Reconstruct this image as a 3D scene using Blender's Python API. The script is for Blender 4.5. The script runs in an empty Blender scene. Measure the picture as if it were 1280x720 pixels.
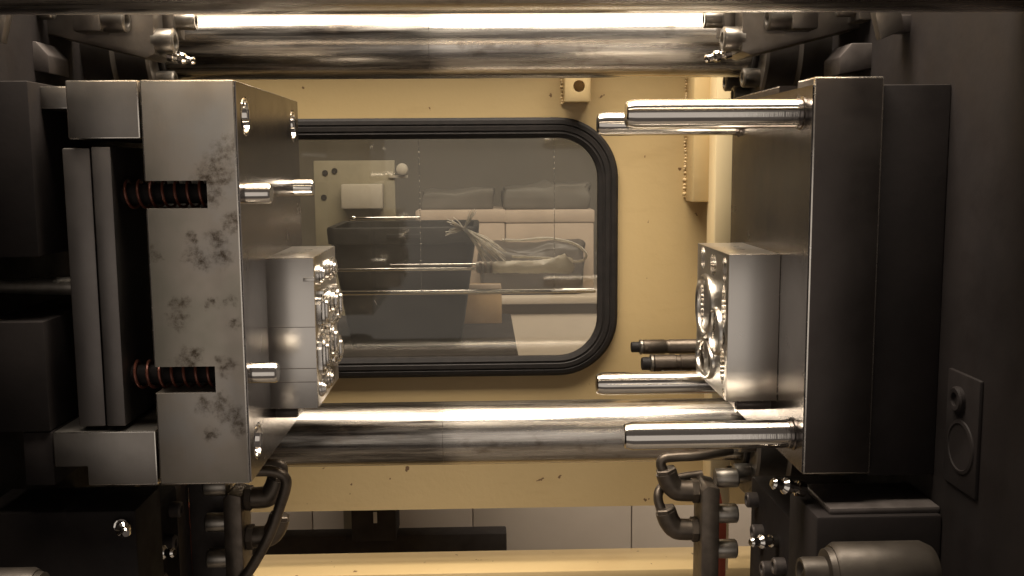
import bpy, bmesh, math, random
from mathutils import Vector, Matrix
random.seed(7)
S = bpy.context.scene
COL = S.collection
rad = math.radians

# ------------------------------------------------------------------ camera
cd = bpy.data.cameras.new('camera'); cam = bpy.data.objects.new('camera', cd); COL.objects.link(cam)
cd.sensor_width = 36.0; cd.lens = 36.0*1250/1280; cd.clip_start = 0.01; cd.clip_end = 60
R = Matrix.Rotation(rad(-1.6), 4, 'Z') @ Matrix.Rotation(rad(90-7.07), 4, 'X') @ Matrix.Rotation(rad(-0.42), 4, 'Z')
cam.matrix_world = R
S.camera = cam
# ------------------------------------------------------------------ world and light
w = bpy.data.worlds.new('World'); S.world = w; w.use_nodes = True
bg = w.node_tree.nodes['Background']; bg.inputs[0].default_value = (1.0, 0.84, 0.74, 1); bg.inputs[1].default_value = 0.10
def area(name, loc, target, sx, sy, power, col):
    l = bpy.data.lights.new(name, 'AREA'); l.shape = 'RECTANGLE'; l.size = sx; l.size_y = sy; l.energy = power; l.color = col
    o = bpy.data.objects.new(name, l); COL.objects.link(o); o.location = loc
    o.rotation_euler = (Vector(target)-Vector(loc)).to_track_quat('-Z', 'Y').to_euler(); return o
WARM = (1.0, 0.89, 0.75)
area('ceiling_lamp', (0.0, 0.88, 2.1), (0.0, 1.0, 0.0), 2.9, 1.1, 305, WARM)
area('front_fill_lamp', (-0.45, -1.25, -0.42), (-0.32, 0.90, -0.25), 2.5, 1.65, 7.6, (1.0, 0.91, 0.82))  # added fill behind the camera to brighten the mold fronts
area('room_fill_lamp', (0.15, 1.72, 1.15), (0.1, 1.95, -0.6), 1.3, 0.3, 30, (1.0, 0.89, 0.78))  # added lamp, unseen behind the guard door, brightening rack and room
S.view_settings.view_transform = 'Standard'; S.view_settings.look = 'None'
S.view_settings.exposure = 0.0; S.view_settings.gamma = 1.0; S.view_settings.use_curve_mapping = False
S.render.engine = 'CYCLES'
S.cycles.max_bounces = 10; S.cycles.glossy_bounces = 6; S.cycles.transmission_bounces = 8; S.cycles.transparent_max_bounces = 12
S.cycles.caustics_reflective = False; S.cycles.caustics_refractive = False

# ------------------------------------------------------------------ materials
def nt(name):
    m = bpy.data.materials.new(name); m.use_nodes = True
    t = m.node_tree; b = t.nodes['Principled BSDF']; return m, t, b
def N(t, ty, **kw):
    n = t.nodes.new(ty)
    for k, v in kw.items():
        if k.startswith('i_'):
            key = k[2:]; n.inputs[int(key) if key.isdigit() else key].default_value = v
        else: setattr(n, k, v)
    return n
def L(t, a, b): t.links.new(a, b)
def ramp(t, fac, stops):
    r = t.nodes.new('ShaderNodeValToRGB'); e = r.color_ramp.elements
    while len(e) < len(stops): e.new(0.5)
    for q, (p, c) in enumerate(stops):
        e[q].position = p; e[q].color = c if len(c) == 4 else (*c, 1)
    L(t, fac, r.inputs[0]); return r
def g(v): return (v, v, v)
def coords(t, scale=(1, 1, 1)):
    tc = N(t, 'ShaderNodeTexCoord'); mp = N(t, 'ShaderNodeMapping'); mp.inputs['Scale'].default_value = scale
    L(t, tc.outputs['Object'], mp.inputs['Vector']); return mp.outputs['Vector']
def noise(t, vec, sc, det=6, ro=0.6):
    n = N(t, 'ShaderNodeTexNoise', i_Scale=sc, i_Detail=det, i_Roughness=ro); L(t, vec, n.inputs['Vector']); return n.outputs['Fac']
def mat(name, c1, c2, r1, r2, metal=0.0, scale=30, stretch=(1, 1, 1), bump=0.0, bscale=200, bst=(1, 1, 1), spec=0.5, coat=0, contrast=(0.3, 0.7)):
    """two-tone noise colour, noise roughness, fine relief"""
    m, t, b = nt(name)
    f = noise(t, coords(t, stretch), scale)
    cr = ramp(t, f, [(contrast[0], c1), (contrast[1], c2)]); L(t, cr.outputs[0], b.inputs['Base Color'])
    f2 = noise(t, coords(t, tuple(s*1.7 for s in stretch)), scale*1.3)
    rr = ramp(t, f2, [(0.3, g(r1)), (0.7, g(r2))]); L(t, rr.outputs[0], b.inputs['Roughness'])
    b.inputs['Metallic'].default_value = metal; b.inputs['Specular IOR Level'].default_value = spec
    b.inputs['Coat Weight'].default_value = coat
    if bump:
        bf = noise(t, coords(t, bst), bscale, 3)
        bn = N(t, 'ShaderNodeBump', i_Strength=bump, i_Distance=0.001); L(t, bf, bn.inputs['Height']); L(t, bn.outputs[0], b.inputs['Normal'])
    return m
M = {}
M['mirror'] = mat('polished_steel', (.62, .59, .55), (.70, .67, .63), .03, .09, 1, 60)
M['chrome_pin'] = mat('ground_pin_steel', (.60, .57, .53), (.68, .65, .60), .10, .17, 1, 40, (.2, 1, 1), .08, 900, (1, .05, .05))
M['parting'] = mat('polished_mold_face', (.15, .132, .122), (.20, .18, .168), .18, .28, 1, 12, (1, 1, 1), .05, 600)
M['insert'] = mat('satin_insert_steel', (.52, .49, .45), (.56, .53, .49), .27, .31, 1, 9, (1, 1, 1), .02, 900, (.1, .1, 1))
M['plate'] = mat('ground_plate_steel', (.19, .172, .155), (.25, .23, .208), .38, .5, 1, 14, (1, 1, 1), .05, 700, (1, 1, .08))
M['ejector'] = mat('ejector_plate_steel', (.125, .112, .104), (.16, .145, .135), .42, .5, 1, 14, (1, 1, 1), .05, 700)
M['blued'] = mat('blackened_plate_steel', (.055, .046, .042), (.075, .064, .058), .36, .48, .9, 12, (1, 1, 1), .05, 500)
M['darksteel'] = mat('dark_oiled_steel', (.07, .058, .053), (.11, .094, .086), .38, .6, .5, 30, (1, 1, 1), .1, 300)
M['platen'] = mat('dark_platen_paint', (.009, .0068, .0062), (.016, .0122, .0112), .6, .85, 0, 12, (1, 1, 1), .15, 120, spec=.18)
M['boss'] = mat('greasy_cast_steel', (.10, .085, .072), (.17, .15, .13), .3, .5, .7, 20, (1, 1, 1), .15, 150)
M['screw'] = mat('worn_screw_steel', (.20, .18, .155), (.34, .31, .27), .28, .42, .9, 60)
M['brass_fit'] = mat('dull_fitting_steel', (.085, .068, .054), (.15, .122, .096), .36, .5, .8, 50, (1, 1, 1), .1, 300)
M['rubber'] = mat('black_rubber', (.014, .012, .011), (.024, .02, .018), .5, .65, 0, 60, (1, 1, 1), .1, 400, spec=.25)
M['binplastic'] = mat('black_bin_plastic', (.010, .009, .008), (.016, .014, .013), .45, .6, 0, 20, spec=.5)
M['tabletop'] = mat('dark_table', (.03, .026, .024), (.05, .043, .039), .75, .9, 0, 20, spec=.1)
M['carton'] = mat('cream_carton', (.32, .255, .20), (.40, .325, .26), .6, .8, 0, 12)
M['brown_card'] = mat('brown_card', (.30, .20, .11), (.40, .28, .16), .7, .85, 0, 20)
M['cabinet'] = mat('cream_cabinet', (.42, .36, .30), (.48, .42, .35), .45, .6, 0, 3)
M['wallp'] = mat('olive_wall', (.055, .047, .035), (.08, .068, .051), .7, .9, 0, 2)
M['floorp'] = mat('grey_floor', (.16, .14, .12), (.22, .195, .17), .5, .8, 0, 4)
M['panelgreen'] = mat('olive_panel_paint', (.17, .15, .105), (.21, .185, .13), .5, .6, 0, 12)
M['switchbox'] = mat('grey_switch_box', (.30, .27, .22), (.34, .31, .26), .5, .6, 0, 30)
M['wrap'] = mat('crinkled_wrap', (.74, .68, .57), (.86, .80, .70), .25, .5, 0, 90, (1, 1, 1), .8, 160)
M['fibre'] = mat('white_fibre', (.84, .81, .76), (.92, .89, .84), .6, .8, 0, 100)
M['bag'] = mat('grey_poly_bag', (.065, .057, .045), (.10, .088, .072), .6, .8, 0, 6, (1, 1, 1), .3, 30)
M['darkbag'] = mat('dark_pouch', (.06, .05, .043), (.10, .085, .072), .4, .6, 0, 12, (1, 1, 1), .5, 40)
M['brown_steel'] = mat('brown_oiled_steel', (.035, .028, .022), (.062, .051, .04), .42, .58, .6, 30, (1, 1, 1), .1, 300)
M['redpaint'] = mat('red_paint', (.33, .06, .03), (.45, .10, .05), .45, .6, 0, 20)
M['spring'] = mat('red_spring_steel', (.12, .036, .022), (.21, .07, .044), .3, .45, .4, 90)
M['edm'] = mat('spark_eroded_steel', (.60, .57, .53), (.70, .67, .63), .13, .24, 1, 60)
M['core_steel'] = mat('satin_core_steel', (.58, .55, .51), (.68, .65, .61), .20, .33, 1, 60)
M['edge'] = mat('worn_edge_steel', (.6, .56, .5), (.7, .66, .6), .2, .3, 1, 60)
M['weld'] = mat('weld_bead_paint', (.60, .43, .20), (.75, .58, .32), .25, .4, 0, 90)

# yellow enamel with drips, chips and greasy streaks
def yellow(name, dark=0.0):
    m, t, b = nt(name)
    v = coords(t)
    c = ramp(t, noise(t, v, 3.0), [(.3, (.53, .385, .185)), (.7, (.58, .43, .215))])
    chip = ramp(t, noise(t, v, 55, 3, .5), [(.70, g(0)), (.715, g(1))])
    mx = N(t, 'ShaderNodeMixRGB'); L(t, chip.outputs[0], mx.inputs[0]); L(t, c.outputs[0], mx.inputs[1]); mx.inputs[2].default_value = (.16, .09, .04, 1)
    grime = ramp(t, noise(t, coords(t, (3, 3, 12)), 2.2, 8, .65), [(.55, g(0)), (.85, g(.35))])
    mx2 = N(t, 'ShaderNodeMixRGB'); L(t, grime.outputs[0], mx2.inputs[0]); L(t, mx.outputs[0], mx2.inputs[1]); mx2.inputs[2].default_value = (.33, .20, .085, 1)
    L(t, mx2.outputs[0], b.inputs['Base Color'])
    rr = ramp(t, noise(t, v, 9), [(.3, g(.3)), (.7, g(.46))]); L(t, rr.outputs[0], b.inputs['Roughness'])
    bn = N(t, 'ShaderNodeBump', i_Strength=.12, i_Distance=.002); L(t, noise(t, v, 90, 2), bn.inputs['Height']); L(t, bn.outputs[0], b.inputs['Normal'])
    return m
M['yellow'] = yellow('cream_yellow_enamel')
M['cream'] = mat('lightened_yellow_enamel', (.70, .55, .31), (.76, .61, .36), .3, .4, 0, 5)  # guard yellow made lighter so the frame post looks better lit

# tie bar: hard chrome with lengthwise oil streaks and a worn band
def tiebar(name, split):
    m, t, b = nt(name)
    f = noise(t, coords(t, (1.2, 26, 26)), 3.0, 8, .7)
    clean = ramp(t, f, [(.36, (.36, .32, .28)), (.58, (.68, .64, .58))])
    oily_reflect = ramp(t, f, [(.38, (.055, .046, .04)), (.62, (.40, .37, .33))])  # oil film, with the mold's dark reflection put into the colour
    tc = N(t, 'ShaderNodeTexCoord'); sx = N(t, 'ShaderNodeSeparateXYZ'); L(t, tc.outputs['Object'], sx.inputs[0])
    wb = N(t, 'ShaderNodeMath', operation='MULTIPLY_ADD'); L(t, noise(t, coords(t, (2, 30, 30)), 2.5, 5, .7), wb.inputs[0]); wb.inputs[1].default_value = .085; L(t, sx.outputs[0], wb.inputs[2])
    mr = N(t, 'ShaderNodeMapRange'); mr.inputs['From Min'].default_value = split+.030; mr.inputs['From Max'].default_value = split+.062; L(t, wb.outputs[0], mr.inputs['Value'])
    mx0 = N(t, 'ShaderNodeMixRGB'); L(t, mr.outputs[0], mx0.inputs[0]); L(t, oily_reflect.outputs[0], mx0.inputs[1]); L(t, clean.outputs[0], mx0.inputs[2])
    stain = ramp(t, noise(t, coords(t, (5, 9, 9)), 4.0, 6, .7), [(.56, g(0)), (.70, g(.75))])
    mx = N(t, 'ShaderNodeMixRGB'); L(t, stain.outputs[0], mx.inputs[0]); L(t, mx0.outputs[0], mx.inputs[1]); mx.inputs[2].default_value = (.22, .18, .14, 1)
    L(t, mx.outputs[0], b.inputs['Base Color'])
    r = ramp(t, noise(t, coords(t, (.8, 40, 40)), 4.0, 6), [(.3, g(.17)), (.72, g(.38))]); L(t, r.outputs[0], b.inputs['Roughness'])
    b.inputs['Metallic'].default_value = 1
    bn = N(t, 'ShaderNodeBump', i_Strength=.12, i_Distance=.0006); L(t, noise(t, coords(t, (1.5, 160, 160)), 3.0, 4), bn.inputs['Height']); L(t, bn.outputs[0], b.inputs['Normal'])
    return m
M['bar_a'] = tiebar('tie_bar_chrome', .557); M['bar_b'] = tiebar('tie_bar_stained_chrome', .566); M['bar_c'] = tiebar('tie_bar_worn_chrome', -9)

# moulding plate with its own oil blotches (positions on the plate, metres from its centre)
def stained():
    m, t, b = nt('stained_ground_steel')
    v = coords(t)
    base = ramp(t, noise(t, v, 11, 4, .55), [(.3, (.27, .252, .205)), (.5, (.34, .30, .255)), (.7, (.335, .32, .30))])
    spots = [(.036, .122, .010), (.028, .113, .012), (.020, .103, .013), (.013, .093, .013), (.005, .084, .013), (-.004, .077, .011), (.018, .080, .011), (.034, .056, .010), (.026, .095, .009),
             (.000, .028, .010), (.006, .022, .009), (.024, .027, .011), (-.002, .041, .007), (.020, .042, .009), (-.034, .030, .006), (-.015, -.014, .009), (-.017, -.030, .009),
             (-.012, -.066, .013), (-.019, -.080, .008), (-.004, -.060, .008), (.022, -.068, .010), (.012, -.015, .006), (.030, -.012, .005), (.032, -.031, .006),
             (.016, -.104, .011), (.026, -.112, .011), (.032, -.122, .010), (.004, -.104, .009), (.008, -.130, .007)]
    acc = None
    nv = N(t, 'ShaderNodeTexNoise', i_Scale=70, i_Detail=7, i_Roughness=.72); L(t, v, nv.inputs['Vector'])
    wob = N(t, 'ShaderNodeVectorMath', operation='SCALE'); wob.inputs['Scale'].default_value = .034; 
    sub = N(t, 'ShaderNodeVectorMath', operation='SUBTRACT'); L(t, nv.outputs['Color'], sub.inputs[0]); sub.inputs[1].default_value = (.5, .5, .5)
    L(t, sub.outputs[0], wob.inputs[0])
    add = N(t, 'ShaderNodeVectorMath', operation='ADD'); L(t, v, add.inputs[0]); L(t, wob.outputs[0], add.inputs[1])
    flat = N(t, 'ShaderNodeVectorMath', operation='MULTIPLY'); L(t, add.outputs[0], flat.inputs[0]); flat.inputs[1].default_value = (1, 0, 1)
    for x, z, r in spots:
        d = N(t, 'ShaderNodeVectorMath', operation='DISTANCE'); L(t, flat.outputs[0], d.inputs[0]); d.inputs[1].default_value = (x, 0, z)
        mr = N(t, 'ShaderNodeMapRange'); mr.interpolation_type = 'SMOOTHSTEP'
        mr.inputs['From Min'].default_value = r*1.25; mr.inputs['From Max'].default_value = r*.15
        L(t, d.outputs['Value'], mr.inputs['Value'])
        if acc is None: acc = mr.outputs[0]
        else:
            mx = N(t, 'ShaderNodeMath', operation='MAXIMUM'); L(t, acc, mx.inputs[0]); L(t, mr.outputs[0], mx.inputs[1]); acc = mx.outputs[0]
    br = ramp(t, noise(t, v, 170, 5, .7), [(.40, g(.12)), (.64, g(.95))])
    mu = N(t, 'ShaderNodeMath', operation='MULTIPLY'); L(t, acc, mu.inputs[0]); L(t, br.outputs[0], mu.inputs[1])
    mx = N(t, 'ShaderNodeMixRGB'); L(t, mu.outputs[0], mx.inputs[0]); L(t, base.outputs[0], mx.inputs[1]); mx.inputs[2].default_value = (.092, .07, .052, 1)
    L(t, mx.outputs[0], b.inputs['Base Color']); b.inputs['Metallic'].default_value = .92
    rr = ramp(t, noise(t, v, 25), [(.3, g(.40)), (.7, g(.52))])
    ra = N(t, 'ShaderNodeMath', operation='MULTIPLY_ADD'); L(t, mu.outputs[0], ra.inputs[0]); ra.inputs[1].default_value = .25; L(t, rr.outputs[0], ra.inputs[2])
    L(t, ra.outputs[0], b.inputs['Roughness'])
    bn = N(t, 'ShaderNodeBump', i_Strength=.05, i_Distance=.001); L(t, noise(t, coords(t, (1, 1, .08)), 700, 3), bn.inputs['Height']); L(t, bn.outputs[0], b.inputs['Normal'])
    return m
M['stained'] = stained()

for k_ in ('fibre', 'wrap'):
    t = M[k_].node_tree; b = t.nodes['Principled BSDF']; o_ = t.nodes['Material Output']
    tl = N(t, 'ShaderNodeBsdfTranslucent'); tl.inputs[0].default_value = (.85, .80, .70, 1); ms = N(t, 'ShaderNodeMixShader'); ms.inputs[0].default_value = .5
    L(t, b.outputs[0], ms.inputs[1]); L(t, tl.outputs[0], ms.inputs[2]); L(t, ms.outputs[0], o_.inputs['Surface'])

def glass():
    m, t, b = nt('window_glazing')
    out = t.nodes['Material Output']
    tr = N(t, 'ShaderNodeBsdfTransparent'); tr.inputs[0].default_value = (.86, .85, .80, 1)
    gl = N(t, 'ShaderNodeBsdfGlossy'); gl.inputs['Roughness'].default_value = .04
    df = N(t, 'ShaderNodeBsdfDiffuse'); df.inputs[0].default_value = (.55, .5, .43, 1)
    fr = N(t, 'ShaderNodeFresnel', i_IOR=1.5)
    m1 = N(t, 'ShaderNodeMixShader'); L(t, fr.outputs[0], m1.inputs[0]); L(t, tr.outputs[0], m1.inputs[1]); L(t, gl.outputs[0], m1.inputs[2])
    sm = ramp(t, noise(t, coords(t, (1, 1, 2.5)), 5, 6, .6), [(.35, g(.02)), (.75, g(.075))])
    m2 = N(t, 'ShaderNodeMixShader'); L(t, sm.outputs[0], m2.inputs[0]); L(t, m1.outputs[0], m2.inputs[1]); L(t, df.outputs[0], m2.inputs[2])
    L(t, m2.outputs[0], out.inputs['Surface']); return m
M['glass'] = glass()

# ------------------------------------------------------------------ building helpers
WL = {}
def thing(name, label, cat, loc=(0, 0, 0), group=None):
    o = bpy.data.objects.new(name, None); COL.objects.link(o); o.location = loc; WL[o.name] = Vector(loc); o.empty_display_size = .02
    o['label'] = label; o['category'] = cat
    if group: o['group'] = group
    return o
def tag(o, label, cat, group=None):
    o['label'] = label; o['category'] = cat
    if group: o['group'] = group
    return o
def link(name, me, m, loc, parent=None, label=None, smooth=None):
    o = bpy.data.objects.new(name, me); COL.objects.link(o); loc = Vector(loc); WL[o.name] = loc
    if m is not None:
        me.materials.clear(); me.materials.append(M[m] if isinstance(m, str) else m)
    if parent is not None:
        o.parent = parent; o.location = loc - WL[parent.name]
    else: o.location = loc
    if label: o['label'] = label
    return o
def shade(me, ang=35):
    for p in me.polygons: p.use_smooth = True
    try: me.set_sharp_from_angle(angle=rad(ang))
    except Exception: pass
def finish(bm, name):
    me = bpy.data.meshes.new(name); bmesh.ops.recalc_face_normals(bm, faces=bm.faces[:]); bm.to_mesh(me); bm.free(); return me
def box_bm(hx, hy, hz, bev=0.0, seg=2):
    bm = bmesh.new(); bmesh.ops.create_cube(bm, size=1.0)
    for v in bm.verts: v.co = Vector((v.co.x*2*hx, v.co.y*2*hy, v.co.z*2*hz))
    if bev: bmesh.ops.bevel(bm, geom=bm.edges[:], offset=bev, segments=seg, affect='EDGES', profile=.5)
    return bm
def box(name, b, m, parent=None, bev=.001, label=None):
    """b = x0,x1,y0,y1,z0,z1 in world metres"""
    x0, x1, y0, y1, z0, z1 = b
    me = finish(box_bm((x1-x0)/2, (y1-y0)/2, (z1-z0)/2, bev), name); shade(me, 30)
    return link(name, me, m, ((x0+x1)/2, (y0+y1)/2, (z0+z1)/2), parent, label)
def axis_mat(axis):
    return Vector(axis).normalized().to_track_quat('Z', 'Y').to_matrix().to_4x4()
def lathe_bm(prof, n=32, axis=(1, 0, 0), cap=True):
    """prof = list of (along, radius) revolved round axis"""
    bm = bmesh.new(); rings = []
    for a, r in prof:
        if r < 1e-7: rings.append([bm.verts.new((0, 0, a))])
        else: rings.append([bm.verts.new((r*math.cos(2*math.pi*k/n), r*math.sin(2*math.pi*k/n), a)) for k in range(n)])
    for A, B in zip(rings, rings[1:]):
        for k in range(n):
            k2 = (k+1) % n
            if len(A) == 1 and len(B) == 1: continue
            if len(A) == 1: bm.faces.new((A[0], B[k], B[k2]))
            elif len(B) == 1: bm.faces.new((A[k], A[k2], B[0]))
            else: bm.faces.new((A[k], A[k2], B[k2], B[k]))
    if cap:
        for rg in (rings[0], rings[-1]):
            if len(rg) > 2: bm.faces.new(rg)
    bm.transform(axis_mat(axis)); return bm
def lathe(name, prof, loc, m, parent=None, axis=(1, 0, 0), n=32, label=None, cap=True, ang=35):
    me = finish(lathe_bm(prof, n, axis, cap), name); shade(me, ang); return link(name, me, m, loc, parent, label)
def tube_bm(pts, r, n=12, bm=None, closed=False):
    bm = bm or bmesh.new(); pts = [Vector(p) for p in pts]; rings = []; up = None
    for i, p in enumerate(pts):
        t = (pts[min(i+1, len(pts)-1)]-pts[max(i-1, 0)]).normalized()
        if up is None:
            up = Vector((0, 0, 1)) if abs(t.z) < .9 else Vector((0, 1, 0))
        s = t.cross(up).normalized(); up = s.cross(t).normalized()
        rr = r[i] if isinstance(r, (list, tuple)) else r
        rings.append([bm.verts.new(p + rr*(math.cos(2*math.pi*k/n)*s + math.sin(2*math.pi*k/n)*up)) for k in range(n)])
    for A, B in zip(rings, rings[1:]):
        for k in range(n): bm.faces.new((A[k], A[(k+1) % n], B[(k+1) % n], B[k]))
    bm.faces.new(rings[0]); bm.faces.new(rings[-1]); return bm
def smooth_path(pts, sub=6):
    P = [Vector(p) for p in pts]; P = [P[0]*2-P[1]] + P + [P[-1]*2-P[-2]]; out = []
    for i in range(1, len(P)-2):
        for k in range(sub):
            t = k/sub; a, b, c, d = P[i-1:i+3]
            out.append(.5*((2*b)+(c-a)*t+(2*a-5*b+4*c-d)*t*t+(3*b-a-3*c+d)*t**3))
    out.append(P[-2]); return out
def tube(name, pts, r, m, parent=None, n=12, sub=6, label=None):
    pp = smooth_path(pts, sub) if sub else [Vector(p) for p in pts]
    c = sum(pp, Vector())/len(pp)
    me = finish(tube_bm([p-c for p in pp], r, n), name); shade(me, 40); return link(name, me, m, c, parent, label)
def prism(name, poly, y0, y1, m, parent=None, bev=.001, label=None, plane='XZ'):
    """polygon in X,Z pushed through in Y (or Y,Z pushed through X)"""
    cx = sum(p[0] for p in poly)/len(poly); cz = sum(p[1] for p in poly)/len(poly); h = (y1-y0)/2
    f = (lambda a, d, c: (a, d, c)) if plane == 'XZ' else (lambda a, d, c: (d, a, c))
    bm = bmesh.new()
    A = [bm.verts.new(f(p[0]-cx, -h, p[1]-cz)) for p in poly]; B = [bm.verts.new(f(p[0]-cx, h, p[1]-cz)) for p in poly]
    n = len(poly); bm.faces.new(A); bm.faces.new(B[::-1])
    for k in range(n): bm.faces.new((A[k], B[k], B[(k+1) % n], A[(k+1) % n]))
    bmesh.ops.recalc_face_normals(bm, faces=bm.faces[:])
    if bev: bmesh.ops.bevel(bm, geom=[e for e in bm.edges], offset=bev, segments=2, affect='EDGES', profile=.5)
    me = finish(bm, name); shade(me, 30); return link(name, me, m, f(cx, (y0+y1)/2, cz), parent, label)
def cut(o, cutters):
    """carve the cutter bmeshes (world coordinates) out of o"""
    tmp = []
    for bm in cutters:
        bm.transform(Matrix.Translation(-WL[o.name])); me = finish(bm, 'cutter'); c = bpy.data.objects.new('cutter', me); COL.objects.link(c)
        c.matrix_world = Matrix.Translation(WL[o.name]); tmp.append(c)
        md = o.modifiers.new('cut', 'BOOLEAN'); md.object = c; md.operation = 'DIFFERENCE'; md.solver = 'EXACT'
    bpy.context.view_layer.update()
    dg = bpy.context.evaluated_depsgraph_get(); me = bpy.data.meshes.new_from_object(o.evaluated_get(dg))
    o.modifiers.clear(); mats = list(o.data.materials); o.data = me
    me.materials.clear()
    for q in mats: me.materials.append(q)
    for p in me.polygons: p.material_index = 0
    shade(me, 30)
    for c in tmp: bpy.data.objects.remove(c)
def burnish(o, w=.0026):
    """edges worn bright: the bevel faces along the outer corners"""
    me = o.data; me.materials.append(M['edge']); ix = len(me.materials)-1
    lo = [min(v.co[k] for v in me.vertices) for k in range(3)]; hi = [max(v.co[k] for v in me.vertices) for k in range(3)]
    for p in me.polygons:
        if max(abs(c) for c in p.normal) > .99: continue
        if sum(1 for k in range(3) if p.center[k] < lo[k]+w or p.center[k] > hi[k]-w) >= 2: p.material_index = ix
    return o
def bx(x0, x1, y0, y1, z0, z1):
    bm = box_bm((x1-x0)/2, (y1-y0)/2, (z1-z0)/2); bm.transform(Matrix.Translation(((x0+x1)/2, (y0+y1)/2, (z0+z1)/2))); return bm
def copy_tree(o, parent, loc):
    c = o.copy(); COL.objects.link(c); c.parent = parent; WL[c.name] = Vector(loc)
    c.location = Vector(loc) - (WL[parent.name] if parent else Vector())
    for ch in o.children:
        d = ch.copy(); COL.objects.link(d); d.parent = c
    return c
def struct(o): o['kind'] = 'structure'; return o

def cap_screw(parent, loc, axis, r, h, m='screw'):
    """socket head cap screw, head outwards along axis, base at loc"""
    prof = [(-.004, r*.98), (h*.12, r*.98), (h*.14, r), (h-.0016, r), (h, r*.86), (h, r*.56), (h*.99, r*.54), (h*.45, r*.52), (h*.4, 0)]
    return lathe('cap_screw', prof, loc, m, parent, axis, 24)
def grease_nipple(parent, loc, axis, s=1.0):
    prof = [(0, .006*s), (.006*s, .006*s), (.0065*s, .0042*s), (.011*s, .0038*s), (.0125*s, .0062*s), (.017*s, .0066*s), (.020*s, .004*s), (.024*s, .0036*s), (.027*s, .0045*s), (.029*s, .003*s), (.029*s, 0)]
    return lathe('grease_nipple', prof, loc, 'mirror', parent, axis, 6 if s < 0 else 12, ang=25)

YR, YF, ZT, ZB, RB = 1.262, .722, .1460, -.3445, .0405

# ------------------------------------------------------------------ the room behind
struct(box('floor', (-3, 4, .2, 3.6, -1.36, -1.30), 'floorp', None, 0))
struct(box('wall', (-3, 4, 3.4, 3.5, -1.30, 1.6), 'wallp', None, 0))

cab = thing('storage_cabinet', 'long cream storage cabinet behind the work table', 'cabinet', (.0, 2.75, -1.3))
box('carcass', (-1.0, .9, 2.86, 3.36, -1.299, -.400), 'cabinet', cab, .006)
box('top', (-1.02, .92, 2.82, 3.38, -.398, -.376), 'cabinet', cab, .004)
for k in range(4):
    d = box('door', (-.98+.47*k, -.5122+.47*k, 2.845, 2.858, -1.25, -.43), 'cabinet', cab, .003)
    box('handle', (-.545+.47*k, -.535+.47*k, 2.825, 2.847, -.62, -.52), 'screw', d, .002)

tb = thing('work_table', 'dark work table carrying the black bin', 'table', (-.2, 2.28, -1.3))
box('table_top', (-.62, .068, 2.0, 2.56, -.416, -.384), 'tabletop', tb, .004)
box('pedestal', (-.305, -.205, 2.18, 2.28, -.845, -.414), 'tabletop', tb, .004)
box('lower_rail', (-.62, .045, 2.20, 2.25, -.905, -.838), 'tabletop', tb, .004)
for x in (-.58, .0):
    for y in (2.21,): box('leg', (x, x+.03, y, y+.03, -1.299, -.903), 'tabletop', tb, .003)
box('tag', (-.255, -.247, 2.176, 2.181, -.80, -.775), 'fibre', tb, .0005)

# black bin, tapered, with rolled rim
def tapered(name, cx, cy, z0, z1, bw, bd, tw, td, m, parent, rad_=.02, wall=.004):
    def ring(bm, w_, d_, z, r):
        vs = []
        for sx, sy, a0 in ((1, 1, 0), (-1, 1, 90), (-1, -1, 180), (1, -1, 270)):
            for q in range(5):
                a = rad(a0+q*22.5); vs.append(bm.verts.new((sx*(w_/2-r)+r*math.cos(a), sy*(d_/2-r)+r*math.sin(a), z)))
        return vs
    bm = bmesh.new(); h = (z1-z0)
    rs = [ring(bm, bw, bd, 0, rad_), ring(bm, tw, td, h*.86, rad_), ring(bm, tw+.012, td+.012, h*.865, rad_), ring(bm, tw+.016, td+.016, h-.004, rad_), ring(bm, tw+.012, td+.012, h, rad_),
          ring(bm, tw-wall*2, td-wall*2, h-.002, rad_), ring(bm, bw-wall*2, bd-wall*2, .006, rad_)]
    for A, B in zip(rs, rs[1:]):
        n = len(A)
        for k in range(n): bm.faces.new((A[k], A[(k+1) % n], B[(k+1) % n], B[k]))
    bm.faces.new(rs[0]); bm.faces.new(rs[-1])
    me = finish(bm, name); shade(me, 40); return link(name, me, m, (cx, cy, z0), parent)
bn = thing('waste_bin', 'black tapered plastic bin standing on the work table', 'bin', (-.165, 2.2, -.384))
tapered('bucket', -.168, 2.2, -.3845, -.128, .235, .20, .30, .25, 'binplastic', bn)
box('grip', (-.20, -.13, 2.066, 2.0725, -.152, -.142), 'binplastic', bn, .001)
bc = thing('cardboard_box', 'small open brown cardboard box beside the black bin', 'box', (-.0, 2.5, -.384))
box('base', (-.07, .042, 2.40, 2.52, -.3845, -.30), 'brown_card', bc, .002)
box('flap', (-.068, .040, 2.395, 2.405, -.302, -.288), 'carton', bc, .001)

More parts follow.
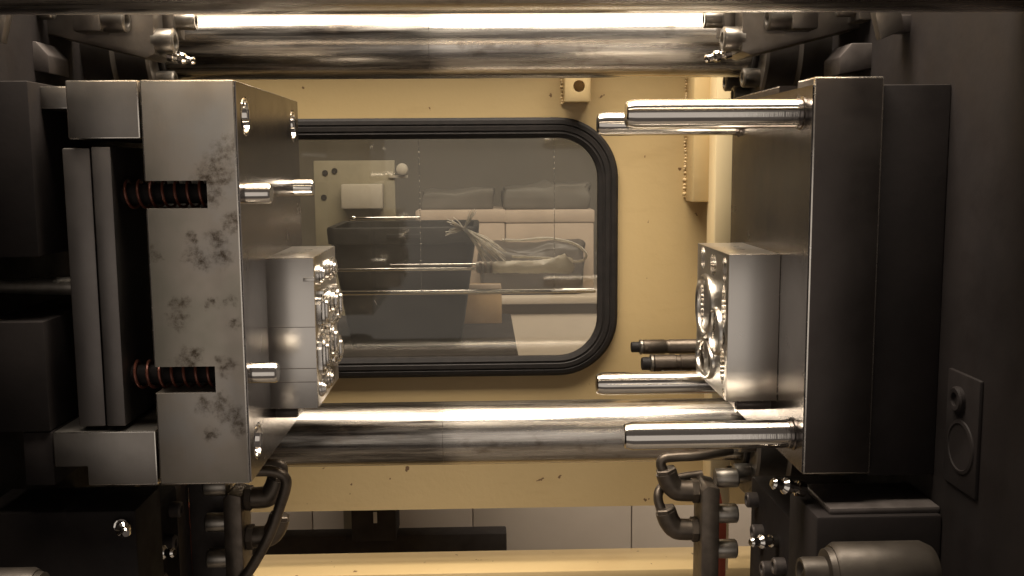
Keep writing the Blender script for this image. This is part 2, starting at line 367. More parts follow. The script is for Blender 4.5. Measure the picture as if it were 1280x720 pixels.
# cartons and bags on the cabinet
for (x0, x1, z1, lab) in ((-.20, .064, -.138, 'cream carton on the cabinet, standing nearest the black bin'), (.065, .33, -.140, 'cream carton on the cabinet with the dark pouch before it')):
    c = thing('carton', lab, 'carton', ((x0+x1)/2, 3.1, -.376), 'cartons on the cabinet')
    box('carton_body', (x0, x1, 2.98, 3.25, -.3765, z1-.002), 'carton', c, .006)
    box('lid', (x0-.002, x1+.002, 2.976, 3.252, z1-.035, z1+.003), 'carton', c, .005)
def soft_parcel(name, x0, x1, y0, y1, z0, z1, m, seed, lab, cat):
    """slack wrapped parcel: a rounded box with creased, sagging faces"""
    rng = random.Random(seed); bm = box_bm((x1-x0)/2, (y1-y0)/2, (z1-z0)/2, min(x1-x0, z1-z0)*.13, 3)
    bmesh.ops.subdivide_edges(bm, edges=bm.edges[:], cuts=5, use_grid_fill=True)
    ws = [(Vector((rng.uniform(-1, 1), rng.uniform(-1, 1), rng.uniform(-1, 1))).normalized(), rng.uniform(18, 70), rng.uniform(0, 6)) for _ in range(9)]
    h = (z1-z0)/2
    for v in bm.verts:
        d = sum((abs(math.sin(v.co.dot(a)*f+p))-.6)/f for a, f, p in ws)*.35
        k_ = (v.co.z+h)/(2*h); v.co += v.co.normalized()*d*k_; v.co.z -= .012*k_*(.5+.5*math.sin(v.co.x*17+seed))
    me = finish(bm, name); shade(me, 60); o = link(name, me, m, ((x0+x1)/2, (y0+y1)/2, (z0+z1)/2)); return tag(o, lab, cat)
soft_parcel('wrapped_parcel', -.19, .03, 3.02, 3.2, -.137, -.072, 'bag', 2, 'low grey wrapped parcel on the carton by the bin', 'parcel')
soft_parcel('wrapped_parcel', .06, .320, 3.02, 3.2, -.139, -.060, 'bag', 9, 'wide grey wrapped parcel on the carton behind the pouch', 'parcel')
soft_parcel('pouch', -.01, .285, 2.855, 2.95, -.3765, -.225, 'darkbag', 8, 'dark soft pouch slumped on the cabinet before the cartons', 'pouch')

# wall panel with switch box
wp = thing('switch_panel', 'olive steel panel with holes and a grey switch box', 'panel', (-.34, 2.75, -.25))
box('post', (-.40, -.37, 2.705, 2.735, -1.299, .0), 'panelgreen', wp, .002)
pp = box('plate', (-.45, -.235, 2.69, 2.70, -.25, .012), 'panelgreen', wp, .002)
for x, z in ((-.42, -.02), (-.395, -.015), (-.425, -.085)):
    lathe('hole', [(0, .008), (.003, .0075), (.003, .0)], (x, 2.6905, z), 'rubber', pp, (0, -1, 0), 16)
box('switch_box', (-.375, -.265, 2.655, 2.691, -.115, -.05), 'switchbox', wp, .004)
lathe('knob', [(0, .016), (.012, .015), (.014, .012), (.014, 0)], (-.215, 2.688, -.012), 'switchbox', wp, (0, -1, 0), 20)
box('arm', (-.25, -.20, 2.685, 2.69, -.035, -.028), 'switchbox', wp, .001)

# ------------------------------------------------------------------ machine: guard door
DY = 1.50
def rrect(x0, x1, z0, z1, r, n=10):
    out = []
    for cx, cz, a0 in ((x1-r, z1-r, 0), (x0+r, z1-r, 90), (x0+r, z0+r, 180), (x1-r, z0+r, 270)):
        for q in range(n+1):
            a = rad(a0+90*q/n); out.append((cx+r*math.cos(a), cz+r*math.sin(a)))
    return out
gd = thing('guard_door', 'cream yellow machine guard door with rounded window', 'door', (0, DY, -.53))
WX0, WX1, WZ0, WZ1, WR = -.42, .186, -.305, .053, .075
# sheet with rounded window opening
bm = bmesh.new()
inner = rrect(WX0, WX1, WZ0, WZ1, WR); outer = [(-.95, -.53), (.75, -.53), (.75, 1.6), (-.95, 1.6)]  # unseen upper sheet heightened to keep ceiling light out of the room behind
def ringface(bm, y):
    I = [bm.verts.new((x, y, z)) for x, z in inner]; O = [bm.verts.new((x, y, z)) for x, z in outer]
    ed = [bm.edges.new((I[k], I[(k+1) % len(I)])) for k in range(len(I))] + [bm.edges.new((O[k], O[(k+1) % 4])) for k in range(4)]
    bmesh.ops.triangle_fill(bm, edges=ed, use_beauty=True); return I, O
I1, O1 = ringface(bm, -.0015); I2, O2 = ringface(bm, .0015)
for A, B in ((I1, I2), (O1, O2)):
    for k in range(len(A)): bm.faces.new((A[k], A[(k+1) % len(A)], B[(k+1) % len(A)], B[k]))
link('sheet', finish(bm, 'sheet'), 'yellow', (0, DY, 0), gd)
box('bottom_flange', (-.75, .62, DY-.0005, DY+.03, -.5295, -.526), 'yellow', gd, .0005)
box('shading_rail', (-.75, .62, 1.418, DY-.0014, .285, .315), 'yellow', gd, .003)  # unseen rail added to shade the door above the window
# rubber gasket: ribbed profile swept round the opening
def gasket():
    bm = bmesh.new(); n = 12
    path = rrect(WX0, WX1, WZ0, WZ1, WR, n); N_ = len(path)
    cs = [(.0150, .000), (.0150, .006), (.011, .0095), (.0055, .0104), (.0045, .0092), (.0030, .0092), (.0020, .0108), (-.004, .0108), (-.005, .0095), (-.0065, .0095), (-.0085, .0103), (-.0145, .0075), (-.0155, .000)]
    cx, cz = (WX0+WX1)/2, (WZ0+WZ1)/2; rings = []
    for k, (x, z) in enumerate(path):
        a = path[k-1]; b = path[(k+1) % N_]; t = Vector((b[0]-a[0], 0, b[1]-a[1])).normalized(); nn = Vector((t.z, 0, -t.x))
        rings.append([bm.verts.new(Vector((x-cx, 0, z-cz)) + nn*u + Vector((0, -d, 0))) for u, d in cs])
    m_ = len(cs)
    for k in range(N_):
        A, B = rings[k], rings[(k+1) % N_]
        for q in range(m_): bm.faces.new((A[q], A[(q+1) % m_], B[(q+1) % m_], B[q]))
    me = finish(bm, 'gasket'); shade(me, 30); return link('gasket', me, 'rubber', (cx, DY-.0017, cz), gd)
gasket()
bm = bmesh.new(); gp = rrect(WX0+.004, WX1-.004, WZ0+.004, WZ1-.004, WR-.004)
bm.faces.new([bm.verts.new((x, 0, z)) for x, z in gp])
rr_ = bmesh.ops.extrude_face_region(bm, geom=bm.faces[:])
for v in [e for e in rr_['geom'] if isinstance(e, bmesh.types.BMVert)]: v.co.y += .004
link('window_pane', finish(bm, 'pane'), 'glass', (0, DY-.001, 0), gd)
# hinge lugs, bracket, weld beads
lug = box('lug', (.119, .157, DY-.035, DY-.0014, .088, .16), 'yellow', gd, .002)
cut(lug, [(lambda b: (b.transform(Matrix.Translation((.140, DY-.036, .111))), b)[1])(lathe_bm([(0, .0085), (.02, .0085)], 20, (0, 1, 0)))])
br = box('bracket', (.303, .338, DY-.055, DY-.0014, -.057, .16), 'yellow', gd, .002)
def weld(x, y, z0, z1, parent):
    rng = random.Random(int(abs(x)*1e4)); bm = bmesh.new(); z = z0
    while z < z1:
        r = rng.uniform(.0016, .0034); mtx = Matrix.Translation((rng.uniform(-.001, .001), 0, z-z0)) @ Matrix.Scale(r/.004, 4)
        bmesh.ops.create_icosphere(bm, subdivisions=2, radius=.004, matrix=mtx); z += rng.uniform(.003, .006)
    me = finish(bm, 'weld_bead'); shade(me, 60); o = link('weld_bead', me, 'weld', (x, y, z0), parent); o['kind'] = 'stuff'
weld(.1175, DY-.003, .088, .14, gd); weld(.302, DY-.003, -.05, .16, gd)

fp = thing('frame_post', 'frame post beside the guard door, its yellow lightened as if better lit', 'post', (.345, 1.44, -.6))
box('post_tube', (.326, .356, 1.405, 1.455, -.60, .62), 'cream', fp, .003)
box('catch', (.352, .372, 1.395, 1.412, .086, .106), 'yellow', fp, .002)

bed = thing('bed_sill', 'chipped cream yellow machine bed sill under the guard door', 'sill', (0, 1.5, -1.3))
box('sill_top', (-.8, .7, 1.475, 1.565, -.648, -.624), 'yellow', bed, .003)
box('sill_face', (-.8, .7, 1.480, 1.545, -1.299, -.647), 'yellow', bed, .002)

# tool rack outside the window: rods carried by two hanging chains
rk = thing('rod_rack', 'steel rods hung on thin chains outside the window', 'rack', (-.06, 1.585, -.30))
RY = 1.585
def rod(x0, x1, z, r, m):
    return lathe('rod', [(0, 0), (0, r*.8), (.0015, r), (x1-x0-.0015, r), (x1-x0, r*.8), (x1-x0, 0)], (x0, RY, z), m, rk, (1, 0, 0), 14)
a = rod(-.207, -.10, -.0835, .0024, 'mirror'); lathe('collar', [(0, .0035), (.004, .0048), (.008, .0035)], (-.210, RY, -.0835), 'mirror', a, (1, 0, 0), 14)
rod(-.25, .0, -.165, .0028, 'chrome_pin'); rod(-.15, .0, -.158, .0018, 'chrome_pin'); rod(-.30, .178, -.202, .0042, 'chrome_pin')
for cx in (-.100, .112):
    bm = bmesh.new(); z = .055; k = 0
    while z > -.20:
        bmesh.ops.create_uvsphere(bm, u_segments=6, v_segments=4, radius=.0011, matrix=Matrix.Translation((0, 0, z+.205))); z -= .009
    tube_bm([(0, 0, .27), (0, 0, .0)], .0004, 5, bm)
    me = finish(bm, 'chain'); shade(me, 60); link('chain', me, 'mirror', (cx, RY-.003, -.205), rk)
# crossbar that carries the chains, above the window on the back of the door
for cx in (-.100, .112): box('hanger', (cx-.003, cx+.003, 1.5016, 1.588, .062, .068), 'yellow', gd, .0008)
# paper wrapped tube
rng = random.Random(4)
wt = thing('wrapped_tube', 'tube in crumpled white paper wrap lying along the rack rods', 'tube', (.05, RY, -.165))
bm = bmesh.new(); rings = []
for i in range(40):
    t = i/39; x = -.012+.148*t; fl = max(0, (t-.72)/.28)
    ring = []
    for k in range(20):
        a_ = 2*math.pi*k/20; r = .0085+.003*t + rng.uniform(-.0007, .0007) + fl*.002*math.sin(3*a_+2) + .0006*math.sin(5*a_+t*18)
        ring.append(bm.verts.new((x+fl*.008*math.sin(2*a_+1), r*.9*math.cos(a_), r*math.sin(a_)*(1+fl*.25)+fl*.004)))
    rings.append(ring)
for A, B in zip(rings, rings[1:]):
    for k in range(20): bm.faces.new((A[k], A[(k+1) % 20], B[(k+1) % 20], B[k]))
bm.faces.new(rings[0]); bm.faces.new(rings[-1])
me = finish(bm, 'wrap'); shade(me, 35); link('paper_wrap', me, 'wrap', (0, RY, -.163), wt)
for x in (-.008, .000, .009):
    lathe('tape_band', [(0, .0092), (.0005, .0098), (.004, .0098), (.0045, .0092)], (x, RY, -.163), 'carton', wt, (1, 0, 0), 20)
# frayed cord
bm = bmesh.new()
kn = Vector((-.0305, RY-.012, -.1005))
for i in range(34):
    e = Vector((.036+rng.uniform(-.040, .002), RY-.012+rng.uniform(-.012, .012), -.146+rng.uniform(-.012, .012)))
    m1 = kn.lerp(e, .5)+Vector((rng.uniform(-.003, .005), rng.uniform(-.004, .004), rng.uniform(-.001, .006)))
    tube_bm([kn+Vector((rng.uniform(-.002, .002),)*3), kn.lerp(m1, .5), m1, m1.lerp(e, .5)+Vector((rng.uniform(-.002, .002), 0, rng.uniform(-.003, .003))), e], [.0007, .0008, .0007, .0006, .0004], 4, bm)
for i in range(26):
    c_ = i % 3
    e = (Vector((-.054, RY-.012, -.088)), Vector((-.056, RY-.012, -.106)), Vector((-.016, RY-.012, -.076)))[c_] + Vector((rng.uniform(-.006, .008), rng.uniform(-.006, .006), rng.uniform(-.007, .007)))
    tube_bm([kn, kn.lerp(e, .5)+Vector((0, 0, rng.uniform(-.003, .003))), e], [.0009, .0008, .0004], 4, bm)
for v in bm.verts: v.co -= kn
me = finish(bm, 'frayed_cord'); fc = link('frayed_cord', me, 'fibre', kn, None)
tag(fc, 'frayed white cord tassel tied to the rack above the wrapped tube', 'cord')
tag(tube('clear_hose', [(.03, RY+.02, -.121), (.06, RY+.02, -.122), (.10, RY+.02, -.119), (.14, RY+.02, -.126), (.160, RY+.02, -.138), (.165, RY+.02, -.150), (.150, RY+.02, -.157), (.10, RY+.02, -.151), (.045, RY+.02, -.148)], .0022, 'fibre', None, 10), 'thin looped plastic hose behind the wrapped tube', 'hose')

# ------------------------------------------------------------------ tie bars
def tie_bar(y, z, m, lab):
    x0, x1 = -.62, .60
    t = thing('tie_bar', lab, 'tie bar', (0, y, z), 'machine tie bars')
    lathe('bar', [(0, RB), (x1-x0, RB)], (x0, y, z), m, t, (1, 0, 0), 96)
    if m != 'bar_c': lathe('scribe_ring', [(0, RB-.001), (.0008, RB+.0005), (.0016, RB-.001)], (-.064 if z > 0 else -.055, y, z), 'boss', t, (1, 0, 0), 96)
    return t
tie_bar(YR, ZT, 'bar_a', 'chrome tie bar running above the guard door window')
tie_bar(YR, ZB, 'bar_b', 'stained chrome tie bar running below the guard door window')
tie_bar(YF, ZT, 'bar_c', 'tie bar passing just above and in front of the mold halves')

# ------------------------------------------------------------------ platens
def ring_pts(r, n, off=0): return [(r*math.cos(2*math.pi*k/n+off), r*math.sin(2*math.pi*k/n+off)) for k in range(n)]
def platen(x0, x1, face, sgn, lab):
    t = thing('platen', lab, 'platen', ((x0+x1)/2, 1.0, -.6))
    slab = box('slab', (x0, x1, .56, 1.40, -.60, .27), 'platen', t, .006)
    for (y, z) in ((YR, ZT), (YR, ZB)):
        front = (y == YF)
        L_ = .045 if front else .072
        b = lathe('tie_bar_boss', [(-.01, .092), (L_*.45, .092), (L_*.5, .086), (L_-.003, .084), (L_, .081), (L_, RB+.0012), (L_*.3, RB+.001)], (face, y, z), 'boss', t, (sgn, 0, 0), 64)
        if front: continue
        for (dy, dz) in ring_pts(.0625, 8, .02):
            cap_screw(b, (face+sgn*L_, y+dy, z+dz), (sgn, 0, 0), .0115, .020)
        lathe('wiper_ring', [(0, RB+.010), (.004, RB+.010), (.006, RB+.008), (.006, RB+.0008)], (face+sgn*L_, y, z), 'rubber', b, (sgn, 0, 0), 64)
    return t
PL = platen(-.62, -.455, -.455, 1, 'dark moving platen behind the ejector side mold half')
PR = platen(.405, .62, .405, -1, 'dark stationary platen carrying the leader pin mold half')
# bolt holes and threaded eyes on the stationary platen face
for (y, z, r) in ((.812, -.2405, .0235),):
    lathe('bolt_hole', [(0, r), (.0012, r*.97), (.0018, r*.86), (.0008, r*.82), (.0004, 0)], (.4015, y, z), 'platen', PR, (-1, 0, 0), 32)
cap_screw(PR, (.4015, .818, -.2005), (-1, 0, 0), .011, .005, 'platen')
box('wear_strip', (.4015, .4065, .785, .842, -.278, -.178), 'platen', PR, .002)

# ------------------------------------------------------------------ moving mold half (ejector side)
MY0, MY1, MZ0, MZ1 = .86, 1.145, -.278, .072
mv = thing('mold_half', 'stained steel mold half with springs and ejector plates', 'mold', (-.30, 1.0, MZ0))
bp = box('cavity_plate', (-.287, -.208, MY0, MY1, MZ0, MZ1), 'stained', mv, .0016, 'ground steel plate with oil blotches')
SPZ = (-.0238, -.1842)                # axes of the return pins
cuts = [bx(-.30, -.2345, .84, .905, z-.0118, z+.0118) for z in SPZ]
for y in (.892, 1.113):
    for z in (.043, -.2485):
        c = lathe_bm([(0, .0135), (.06, .0135)], 32, (1, 0, 0)); c.transform(Matrix.Translation((-.25, y, z))); cuts.append(c)
cut(bp, cuts)
fc_ = box('parting_face', (-.2079, -.2071, MY0+.0012, MY1-.0012, MZ0+.0012, MZ1-.0012), 'parting', mv, 0, 'polished parting face')
fcuts = []
for y in (.892, 1.113):
    for z in (.043, -.2485):
        c = lathe_bm([(0, .0172), (.02, .0172)], 32, (1, 0, 0)); c.transform(Matrix.Translation((-.215, y, z))); fcuts.append(c)
cut(fc_, fcuts)
for y in (.892, 1.113):
    for z in (.043, -.2485):
        lathe('guide_bushing', [(0, .0168), (.0245, .0168), (.0258, .0158), (.0258, .0145), (.0235, .0130), (.0, .0130)], (-.2325, y, z), 'mirror', mv, (1, 0, 0), 40)
box('spacer_block', (-.3487, -.2885, MY0+.001, MY1, .0235, MZ1), 'plate', mv, .0012)
sb = prism('spacer_block', [(-.3777, -.2295), (-.2890, -.2295), (-.2890, MZ0), (-.3495, MZ0), (-.3495, -.2605), (-.3777, -.2605)], MY0+.001, MY1, 'plate', mv, .001)
box('spacer_heel', (-.405, -.3795, MY0+.004, MY1, MZ0, -.2300), 'platen', mv, .0012)
box('clamp_slot_bar', (-.3805, -.3490, .885, MY1, .0500, .0690), 'plate', mv, .001)
box('clamp_plate', (-.440, -.3800, MY0+.002, MY1, -.0760, MZ1), 'platen', mv, .0012)
box('clamp_plate', (-.440, -.3800, MY0+.002, MY1, -.2290, -.1320), 'platen', mv, .0012)
box('ejector_plate', (-.3560, -.3325, MY0+.004, MY1-.01, -.2255, .0160), 'ejector', mv, .0015)
box('ejector_plate', (-.3310, -.3145, MY0+.002, MY1-.01, -.2250, .0170), 'ejector', mv, .0015)
lathe('knockout_rod', [(0, .0075), (.006, .0085), (.03, .008), (.10, .0045), (.10, 0)], (-.356, .905, -.106), 'screw', mv, (-1, 0, 0), 24)
for z in SPZ:
    for y in (.888, 1.110):
        lathe('return_pin', [(0, .0093), (.0465, .0093), (.0485, .0082), (.0485, 0)], (-.2345, y, z), 'chrome_pin', mv, (1, 0, 0), 40)
        lathe('spring_guide', [(0, .0085), (.082, .0085)], (-.3145, y, z), 'platen', mv, (1, 0, 0), 32)
    turns, n, L0 = 7.3, 200, .0775
    pts = [(-.3135+L0*(k/n), .888+.0142*math.cos(2*math.pi*turns*k/n), z+.0118*math.sin(2*math.pi*turns*k/n)) for k in range(n+1)]
    tube('spring', pts, .0013, 'spring', mv, 8, 0)
# core insert with stepped cores
ci = box('core_insert', (-.2079, -.1615, .950, 1.088, -.2333, -.0868), 'insert', mv, .0008, 'satin steel core insert')
def stadium_bm(hy, hz, x0, x1, n=10, teeth=0, bev=0):
    bm = bmesh.new(); r = min(hy, hz); pr = []
    for k in range(4*n):
        a_ = 2*math.pi*k/(4*n); rr = r*(1+(.07*math.cos(teeth*a_) if teeth else 0)); y, z = rr*math.cos(a_), rr*math.sin(a_)
        pr.append((y+math.copysign(hy-r, y), z+math.copysign(hz-r, z)))
    A = [bm.verts.new((x0, y, z)) for y, z in pr]; B = [bm.verts.new((x1-bev, y, z)) for y, z in pr]; C = [bm.verts.new((x1, y*.93, z*.96)) for y, z in pr]
    for P1, P2 in ((A, B), (B, C)):
        for k in range(4*n): bm.faces.new((P1[k], P1[(k+1) % (4*n)], P2[(k+1) % (4*n)], P2[k]))
    bm.faces.new(A); bm.faces.new(C); return bm
def core(y, z, hy, hz, h, teeth=0):
    h *= .72
    for q, (f0, f1, x0, x1) in enumerate(((1, 1, -.002, h*.5), (.72, .8, h*.5-.0002, h*.8), (.42, .55, h*.8-.0002, h))):
        me = finish(stadium_bm(hy*f0, hz*f1, x0, x1, 10, teeth if q == 0 else 0, .0008), 'core'); shade(me, 28)
        link('core' if q == 0 else 'core_step', me, 'core_steel', (-.1615, y, z), ci)
for y, z, hy, hz, h, tt in ((.968, -.105, .010, .010, .010, 0), (1.040, -.106, .022, .011, .011, 0), (.970, -.140, .011, .018, .013, 12), (1.020, -.138, .013, .013, .016, 0), (1.062, -.146, .012, .020, .014, 14),
                            (.972, -.184, .013, .020, .012, 14), (1.014, -.178, .015, .020, .016, 0), (1.058, -.194, .014, .018, .013, 10), (1.000, -.214, .016, .010, .011, 0), (.966, -.217, .008, .008, .008, 0)):
    core(y, z, hy, hz, h, tt)
for y0, y1, z in ((.962, .99, -.122), (1.0, 1.06, -.160), (.965, 1.0, -.190), (1.02, 1.07, -.199)):
    box('rib', (-.1618, -.1545, y0, y1, z-.0022, z+.0022), 'edm', ci, .0008)
box('slide_key', (-.1720, -.1612, .9492, .953, -.1095, -.1060), 'insert', ci, .0004)
for z in (-.1535, -.1937, -.2070):
    box('split_line', (-.207, -.162, .9494, .9502, z-.00025, z+.00025), 'boss', ci, 0)
for y in (.975, 1.06):
    cap_screw(mv, (-.208, y, -.2425), (1, 0, 0), .0055, .022, 'darksteel')

# ------------------------------------------------------------------ stationary mold half (leader pin side)
st = thing('mold_half', 'dark steel mold half with four leader pins', 'mold', (.33, 1.0, MZ0))
ap = box('cavity_plate', (.2832, .3440, MY0, MY1-.008, MZ0, MZ1), 'blued', st, .0016)
cut(ap, [bx(.278, .300, .905, .962, .0655, .08)])
pf = box('parting_face', (.2824, .2831, MY0+.0012, MY1-.0092, MZ0+.0012, .0652), 'parting', st, 0, 'polished parting face')
box('clamp_plate', (.3442, .4048, MY0+.006, MY1-.008, MZ0-.004, .0655), 'platen', st, .0012)
for y in (.890, 1.111):
    for z in (.0428, -.2484):
        p = lathe('leader_pin', [(0, .0128), (.1525-.004, .0128), (.1565-.0012, .0112), (.1565, .0095), (.1565, 0)], (.2826, y, z), 'chrome_pin', st, (-1, 0, 0), 48)
        lathe('pin_shoulder', [(0, .0150), (.0012, .0150), (.0022, .0136), (.0052, .0134), (.0058, .0129)], (.2826, y, z), 'parting', p, (-1, 0, 0), 48)
av = box('cavity_insert', (.2328, .2824, .940, 1.080, -.2298, -.0868), 'insert', st, .0008, 'satin steel cavity insert')
cc = []
def bowl(y, z, ry, rz, d, ridges=0):
    bm = bmesh.new(); bmesh.ops.create_uvsphere(bm, u_segments=28, v_segments=40 if ridges else 18, radius=1)
    for v in bm.verts:
        if ridges: k_ = 1-.17*(.5+.5*math.cos(v.co.z*ridges*3)); v.co.x *= k_; v.co.y *= k_
    bm.transform(Matrix.Translation((.2328, y, z)) @ Matrix.Diagonal((d*2.0, ry, rz, 1))); cc.append(bm)
def groove(y, z, ro, ri, rz, d):
    bm = bmesh.new(); n, m_ = 48, 10; rings = []
    for k in range(n):
        a_ = 2*math.pi*k/n; c_ = Vector((0, ro*math.cos(a_), rz*math.sin(a_))); nn = c_.normalized()
        rings.append([bm.verts.new(c_ + nn*ri*math.cos(2*math.pi*q/m_) + Vector((d*math.sin(2*math.pi*q/m_), 0, 0))) for q in range(m_)])
    for k in range(n):
        A, B = rings[k], rings[(k+1) % n]
        for q in range(m_): bm.faces.new((A[q], A[(q+1) % m_], B[(q+1) % m_], B[q]))
    bm.transform(Matrix.Translation((.2328, y, z))); cc.append(bm)
for a_ in ((.957, -.103, .009, .012, .010), (1.052, -.100, .010, .012, .010), (1.005, -.103, .014, .011, .012), (.958, -.139, .009, .021, .010, 9), (.960, -.170, .010, .008, .010),
           (.959, -.199, .010, .018, .010, 8), (1.005, -.160, .013, .020, .011, 9), (1.052, -.205, .013, .018, .010), (1.008, -.202, .013, .016, .012, 0), (1.052, -.150, .008, .022, .009, 9), (.953, -.224, .005, .005, .006)):
    bowl(*a_)
groove(1.034, -.150, .034, .0036, .031, .0045); groove(1.030, -.204, .036, .0028, .019, .004); groove(.985, -.168, .024, .0024, .022, .004)
cut(av, cc)
av.data.materials.append(M['edm'])
for p in av.data.polygons:
    c = p.center + Vector((.2576, 1.01, -.1583))
    if c.x > .2330+1e-4 and c.x < .2480 and .9405 < c.y < 1.0795 and -.2293 < c.z < -.0873 and len(p.vertices) <= 4 and p.area < 2e-4: p.material_index = 1
for y in (.965, 1.01, 1.05):
    cap_screw(st, (.2824, y, -.2385), (-1, 0, 0), .0055, .034, 'darksteel')

# toe clamps holding the halves to the platens
def toe_clamp(x, y, z, sgn, lab):
    t = thing('toe_clamp', lab, 'clamp', (x, y, z), 'mold toe clamps')
    prism('clamp_bar', [(x, z), (x+sgn*.055, z+.010), (x+sgn*.055, z+.032), (x+sgn*.012, z+.032), (x, z+.018)][::(1 if sgn > 0 else -1)], y, y+.05, 'darksteel', t, .001)
toe_clamp(.372, 1.05, .090, 1, 'small dark clamp above the leader pin mold half')
toe_clamp(-.440, 1.05, .095, -1, 'small dark clamp above the springed mold half')
for x_, s_, p_, lab in ((.365, 1, .406, 'tilted grey stop tab on the stationary platen'), (-.430, -1, -.456, 'tilted grey stop tab on the moving platen')):
    t = thing('stop_tab', lab, 'tab', (x_, .95, .11), 'platen stop tabs')
    P_ = [(x_, .142), (x_+s_*.024, .146), (x_+s_*.030, .122), (x_+s_*.008, .113)]
    prism('tab', P_ if s_ > 0 else P_[::-1], .945, .957, 'boss', t, .0008)
    box('stem', (min(x_+s_*.018, p_), max(x_+s_*.018, p_), .956, .975, .121, .137), 'darksteel', t, .001)

# ------------------------------------------------------------------ brackets round the upper tie bar
for s, lab in ((-1, 'greasy cast bracket over the springed mold half'), (1, 'greasy cast bracket over the leader pin mold half')):
    X_ = lambda d: -.033+s*d
    bxs = lambda d0, d1: (min(X_(d0), X_(d1)), max(X_(d0), X_(d1)))
    t = thing('lock_bracket', lab, 'bracket', (X_(.34), 1.11, .10), 'tie bar lock brackets')
    P_ = [(X_(.312), .205), (X_(.312), .118), (X_(.322), .114), (X_(.435), .142), (X_(.50), .150), (X_(.50), .205)]
    prism('bracket_body', P_ if s > 0 else P_[::-1], 1.088, 1.150, 'boss', t, .0015)
    box('lug', (*bxs(.300, .313), 1.120, 1.160, .140, .205), 'boss', t, .0015)
    box('lug', (*bxs(.357, .385), 1.060, 1.0885, .138, .205), 'boss', t, .002)
    cap_screw(t, (X_(.312), 1.100, .1325), (-s, 0, 0), .0132, .019)
    cap_screw(t, (X_(.300), 1.135, .158), (-s, 0, 0), .0095, .020)
    cap_screw(t, (X_(.357), 1.074, .151), (-s, 0, 0), .0132, .023)
    cap_screw(t, (X_(.425), 1.070, .160), (-s, 0, 0), .009, .018)
    box('lug', (*bxs(.425, .47), 1.055, 1.0885, .146, .205), 'boss', t, .002)
    grease_nipple(t, (X_(.306), 1.115, .1195), (-s, 0, -.25), 1.0)

# ------------------------------------------------------------------ lubrication lines below the mold
def lube(x, s, lab):
    """manifold bar with two elbows; s = +1 elbows point to -X"""
    t = thing('lube_manifold', lab, 'manifold', (x, 1.10, -.60), 'lubrication manifolds')
    y = 1.10
    prism('manifold_bar', [(x-.010, -.60), (x+.010, -.60), (x+.010, -.3635), (x-.004, -.3600), (x-.010, -.3660)], y-.022, y+.022, 'brass_fit', t, .0012)
    for z in (-.372, -.418):
        e = tube('elbow', [(x-s*.009, y, z), (x-s*.026, y, z), (x-s*.036, y, z+.002), (x-s*.043, y, z+.011), (x-s*.047, y, z+.022)], .0122, 'brass_fit', t, 16)
        lathe('nut', [(0, .0135), (.001, .0145), (.007, .0145), (.008, .0135)], (x-s*.010, y, z), 'brass_fit', e, (-s, 0, 0), 6, ang=25)
        lathe('nut', [(0, .0115), (.001, .0122), (.008, .0122), (.009, .0105)], (x-s*.0455, y, z+.018), 'brass_fit', e, (-s*.25, 0, 1), 6, ang=25)
    tube('pipe', [(x-s*.047, y, -.354), (x-s*.053, y, -.342), (x-s*.050, y, -.334), (x-s*.035, y, -.332), (x-s*.01, y, -.331), (x+s*.03, y+.01, -.328)], .0058, 'brass_fit', t, 12)
    if s > 0: tube('pipe', [(x-s*.048, y, -.402), (x-s*.055, y+.004, -.384), (x-s*.050, y+.012, -.372), (x-s*.030, y+.022, -.365), (x-s*.0, y+.026, -.362)], .0055, 'brass_fit', t, 12)
    else: tube('pipe', [(x+.020, y-.030, -.332), (x+.050, y-.030, -.333), (x+.062, y-.028, -.345), (x+.052, y-.026, -.378), (x+.040, y-.026, -.408), (x+.022, y-.026, -.440), (x+.0, y-.026, -.475), (x-.02, y-.02, -.55)], .0060, 'brass_fit', t, 12)
    for z in (-.356, -.398, -.44):
        cap_screw(t, (x+s*.012, y-.005, z), (s, 0, 0), .011, .022, 'screw')
    return t
lube(.252, 1, 'lubrication manifold with two elbows below the leader pin mold half')
lube(-.282, -1, 'lubrication manifold with two elbows below the springed mold half')

for x0, x1, lab in ((.277, .293, 'red painted plate behind the manifold below the leader pins'), (-.375, -.343, 'red painted plate behind the manifold below the springed mold half')):
    o = thing('red_plate', lab, 'plate', ((x0+x1)/2, 1.18, -.60), 'red painted plates')
    prism('plate', [(x0, -.60), (x1, -.60), (x1, -.44), ((x0+x1)/2, -.40), (x0, -.385)], 1.17, 1.176, 'redpaint', o, .0008)
    box('foot', (x0, x1, 1.16, 1.20, -.606, -.598), 'redpaint', o, .001)

def carriage(x0, x1, s, lab):
    t = thing('platen_shoe', lab, 'shoe', ((x0+x1)/2, 1.0, -.60), 'platen shoes')
    xa, xb = (x0, x1)
    box('shoe_body', (xa, xb, .93, 1.09, -.60, -.352), 'platen', t, .004)
    xi = xa if s > 0 else xb
    box('shoe_step', (min(xi, xi+s*.06), max(xi, xi+s*.06), .905, .9315, -.60, -.395), 'darksteel', t, .003)
    for y, z in ((1.065, -.372), (1.04, -.40), (1.0, -.425), (.96, -.405), (.955, -.455)):
        cap_screw(t, (xi, y, z), (-s, 0, 0), .0085, .012, 'darksteel')
    grease_nipple(t, (xi-s*.002, .985, -.388), (-s, -.4, .1), 1.1)
    return t
carriage(.300, .405, 1, 'dark shoe under the leader pin mold half')
sh = carriage(-.56, -.345, -1, 'dark shoe under the springed mold half')
box('shoe_arm', (-.345, -.298, 1.128, 1.150, -.60, -.352), 'darksteel', sh, .003)
box('shoe_web', (-.37, -.344, 1.085, 1.130, -.60, -.352), 'darksteel', sh, .003)

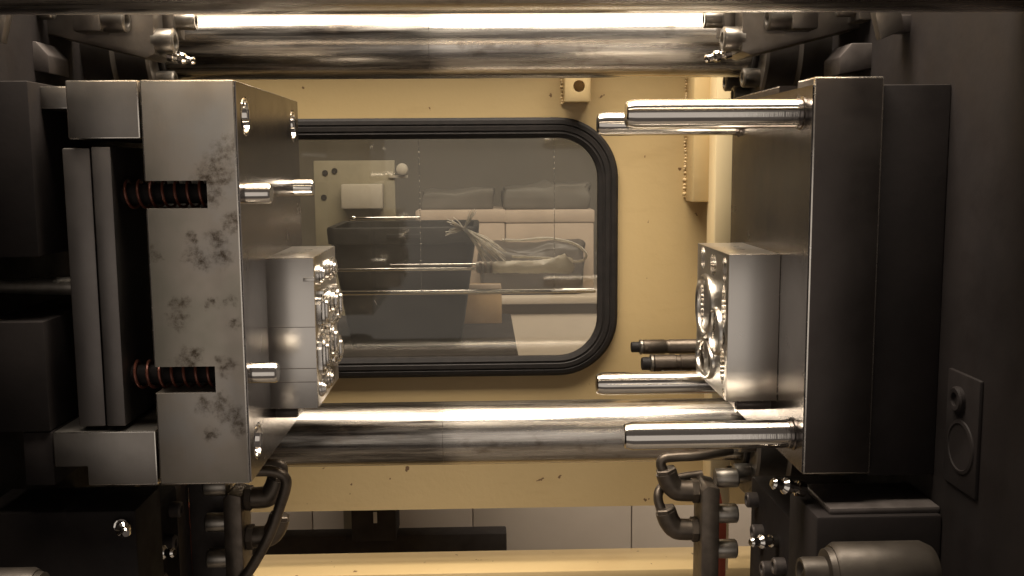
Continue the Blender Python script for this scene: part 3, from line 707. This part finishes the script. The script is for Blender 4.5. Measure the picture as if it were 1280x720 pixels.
# ejector-side grease points and hydraulic cylinders low in front
def ram(x, y, z, r, L_, s, lab):
    t = thing('hydraulic_coupling', lab, 'coupling', (x, y, z-r))
    b = lathe('coupling_body', [(0, r*.9), (.004, r), (L_-.008, r), (L_, r*.85), (L_, 0)], (x, y, z), 'brown_steel', t, (s, 0, 0), 48)
    lathe('collar', [(-.006, r*.55), (-.005, r*.80), (.001, r*.86), (.003, r*.6)], (x, y, z), 'brown_steel', t, (s, 0, 0), 48)
    lathe('tip', [(-.026, 0), (-.020, r*.30), (-.026, r*.42), (-.026, r*.52), (-.023, r*.56), (-.004, r*.56)], (x, y, z), 'brown_steel', t, (s, 0, 0), 40)
    return t
ram(.2900, .80, -.3456, .0265, .085, 1, 'fat brown steel coupling below the dark platen')
t = ram(-.345, .95, -.455, .018, .12, -1, 'dark coupling beside the manifold below the springed mold half')
ram(-.372, .80, -.348, .020, .15, -1, 'steel coupling below the lower spacer block')

for sx, lab in ((1, 'a'),):
    t = thing('valve_block', 'dark valve block with grease nipples below the stationary platen', 'block', (.34, .87, -.60))
    box('block_body', (.292, .405, .845, .925, -.60, -.312), 'platen', t, .003)
    grease_nipple(t, (.292, .885, -.300), (-1, -.3, .3), 1.2)
    box('block_cover', (.305, .405, .850, .92, -.3125, -.306), 'darksteel', t, .002)
t = thing('valve_block', 'dark valve block with grease nipple below the lower spacer block', 'block', (-.36, .90, -.60))
box('block_body', (-.46, -.315, .875, .945, -.60, -.306), 'platen', t, .003)
grease_nipple(t, (-.330, .875, -.318), (.6, -1, 0), 1.0)

# cable glands in front of the door, fixed to the stationary platen
for y, z, x0, rr_, lab in ((1.33, -.2475, .213, .0100, 'topmost brown hose connector behind the cavity insert'), (1.315, -.2675, .225, .0122, 'middle brown hose connector behind the cavity insert'), (1.29, -.2830, .236, .0110, 'lowest brown hose connector behind the cavity insert')):
    t = thing('hose_connector', lab, 'connector', (x0, y, z), 'brown hose connectors')
    lathe('sleeve', [(0, rr_*.8), (.002, rr_), (.03, rr_), (.031, rr_*.93), (.036, rr_*.93), (.037, rr_), (.19, rr_), (.19, 0)], (x0, y, z), 'brass_fit', t, (1, 0, 0), 28)
    lathe('ring', [(-.004, rr_*.8), (-.003, rr_*1.03), (.0, rr_*1.03), (.001, rr_*.8)], (x0, y, z), 'screw', t, (1, 0, 0), 28)
    lathe('plug', [(-.015, 0), (-.015, rr_*.6), (-.014, rr_*.72), (-.003, rr_*.75)], (x0, y, z), 'rubber', t, (1, 0, 0), 12)

for o in list(bpy.data.objects):
    if o.type == 'MESH' and o.name.split('.')[0] in ('cavity_plate', 'spacer_block', 'core_insert', 'cavity_insert', 'clamp_slot_bar'): burnish(o)
